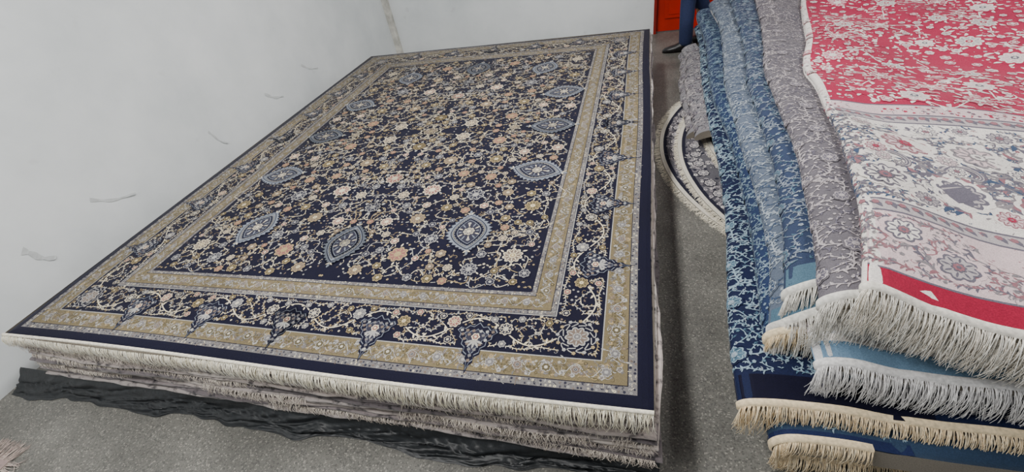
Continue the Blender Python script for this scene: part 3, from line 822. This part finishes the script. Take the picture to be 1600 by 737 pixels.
# ================================================================ PERSON
def skin_obj(name,pts,edges,rad,mat,parent=None,root=0,**kw):
    me=bpy.data.meshes.new(name); me.from_pydata(pts,edges,[]); me.materials.append(mat)
    o=bpy.data.objects.new(name,me); COLL.objects.link(o)
    sk=o.modifiers.new('skin','SKIN'); sk.use_smooth_shade=True
    for i,r in enumerate(rad):
        rr=r if isinstance(r,tuple) else (r,r)
        me.skin_vertices[0].data[i].radius=rr
    me.skin_vertices[0].data[root].use_root=True
    ss=o.modifiers.new('sub','SUBSURF'); ss.levels=2; ss.render_levels=2
    if parent: o.parent=parent
    for k,v2 in kw.items(): o[k]=v2
    return o
M_SKIN=simple_mat('skin',col(176,128,100),.55,20,.06,.02)
M_JEAN=simple_mat('blue_denim',col(28,40,76),.85,120,.25,.3)
M_SHOE=simple_mat('black_leather',col(18,18,20),.4,60,.2,.1)
M_SHIRT=simple_mat('dark_shirt',col(48,52,62),.8,60,.2,.2)
M_HAIR=simple_mat('black_hair',col(20,17,15),.6,90,.3,.3)
px_,py_=.50,5.22
f1=(.40,5.12); f2=(.60,5.36)
P=[(px_,py_,.93),(px_,py_,1.12),(px_,py_,1.33),(px_,py_,1.45),(px_-.01,py_,1.53),(px_-.02,py_,1.64),(px_-.02,py_,1.71)]
E=[(0,1),(1,2),(2,3),(3,4),(4,5),(5,6)]
Rd=[(.14,.11),(.13,.10),(.15,.11),(.09,.07),(.055,.055),(.085,.095),(.06,.07)]
def add(p,par,r): P.append(p);E.append((par,len(P)-1));Rd.append(r);return len(P)-1
for (fx,fy),s in ((f1,-1),(f2,1)):
    a=add((px_+.02*s,py_+.08*s,.84),0,.085); k=add(((fx+px_)/2-.03,(fy+py_)/2,.50),a,.055); an=add((fx+.02,fy,.09),k,.034); add((fx-.10,fy-.0,.04),an,.022)
for s in (-1,1):
    sh=add((px_,py_+.18*s,1.41),3,.055); el=add((px_+.03,py_+.23*s,1.13),sh,.042); wr=add((px_-.08,py_+.22*s,.90),el,.028)
    pm_=add((px_-.11,py_+.215*s,.84),wr,(.036,.02))
    for q in range(4): 
        f=add((px_-.11-.012+.016*(q-1.5),py_+.215*s-.004*s*q,.795),pm_,.0095); add((px_-.12+.018*(q-1.5),py_+.205*s,.755+.006*abs(q-1.5)),f,.008)
    t_=add((px_-.145,py_+.20*s,.83),pm_,.010); add((px_-.16,py_+.19*s,.80),t_,.009)
person=skin_obj('person',P,E,Rd,M_SKIN,label='person in dark blue jeans and black shoes by the door',category='person')
Pj=[(px_,py_,.95)];Ej=[];Rj=[(.155,.125)]
def addj(p,par,r): Pj.append(p);Ej.append((par,len(Pj)-1));Rj.append(r);return len(Pj)-1
for (fx,fy),s in ((f1,-1),(f2,1)):
    a=addj((px_+.02*s,py_+.08*s,.84),0,.10); k=addj(((fx+px_)/2-.03,(fy+py_)/2,.50),a,.080); addj((fx+.015,fy,.28),k,.074); addj((fx+.02,fy,.12),len(Pj)-1,.072); addj((fx+.02,fy,.045),len(Pj)-1,.072)
skin_obj('jeans',Pj,Ej,Rj,M_JEAN,person,label='dark blue denim jeans')
Ps=[(px_,py_,.96),(px_,py_,1.15),(px_,py_,1.34),(px_,py_,1.45)];Es=[(0,1),(1,2),(2,3)];Rs=[(.155,.125),(.15,.12),(.165,.125),(.10,.08)]
for s in (-1,1):
    Ps.append((px_,py_+.19*s,1.41));Es.append((3,len(Ps)-1));Rs.append(.068)
    Ps.append((px_+.03,py_+.235*s,1.13));Es.append((len(Ps)-2,len(Ps)-1));Rs.append(.054)
    Ps.append((px_-.07,py_+.222*s,.92));Es.append((len(Ps)-2,len(Ps)-1));Rs.append(.038)
skin_obj('shirt',Ps,Es,Rs,M_SHIRT,person)
skin_obj('hair',[(px_+.03,py_,1.66),(px_-.0,py_,1.735),(px_-.06,py_,1.74)],[(0,1),(1,2)],[.085,.08,.04],M_HAIR,person)
for (fx,fy) in (f1,f2):
    V=[];F=[];n=14;secs=[(.09,.030,.06),(.06,.042,.10),(0,.046,.115),(-.05,.048,.10),(-.10,.052,.075),(-.15,.050,.062),(-.20,.040,.048),(-.225,.014,.028)]
    for (dx,hw,h) in secs:
        for k in range(n):
            t=2*math.pi*k/n; cy_=hw*math.cos(t); cz=h/2+h/2*math.sin(t)
            V.append((fx+.02+dx,fy+cy_,max(.002,cz)))
    m_=len(secs)
    for i in range(m_-1):
        for k in range(n): F.append((i*n+k,i*n+(k+1)%n,(i+1)*n+(k+1)%n,(i+1)*n+k))
    F.append(tuple(range(n))[::-1]); F.append(tuple((m_-1)*n+k for k in range(n)))
    make_obj('shoe',V,F,M_SHOE,smooth=True,parent=person,label='black leather shoe')

# ================================================================ LIGHT
def area(x,y,z,sx,sy,p,c=(1,.985,.96)):
    l=bpy.data.lights.new('ceiling_lamp','AREA'); l.shape='RECTANGLE'; l.size=sx;l.size_y=sy;l.energy=p;l.color=c
    o=bpy.data.objects.new('ceiling_lamp',l); o.location=(x,y,z); COLL.objects.link(o); return o
area(-1.0,2.6,2.92,.35,3.2,125,(1,.99,.97)); area(2.0,2.4,2.92,.35,3.2,60,(1,.985,.965)); area(-1.6,0.2,2.92,2.4,.5,66,(1,.99,.97))
w=bpy.data.worlds.new('World'); bpy.context.scene.world=w; w.use_nodes=True
w.node_tree.nodes['Background'].inputs[0].default_value=(.93,.97,1,1); w.node_tree.nodes['Background'].inputs[1].default_value=.32

cam=bpy.data.cameras.new('Camera'); co=bpy.data.objects.new('Camera',cam); COLL.objects.link(co)
cam.sensor_width=36; cam.sensor_fit='HORIZONTAL'; cam.lens=36*706/1600; cam.clip_start=.02
Mx=Matrix(((.9625,-.0207,.2706,0),(.2218,.6353,-.7397,0),(-.1567,.7722,.6157,1.70),(0,0,0,1)))
co.matrix_world=Mx
bpy.context.scene.camera=co
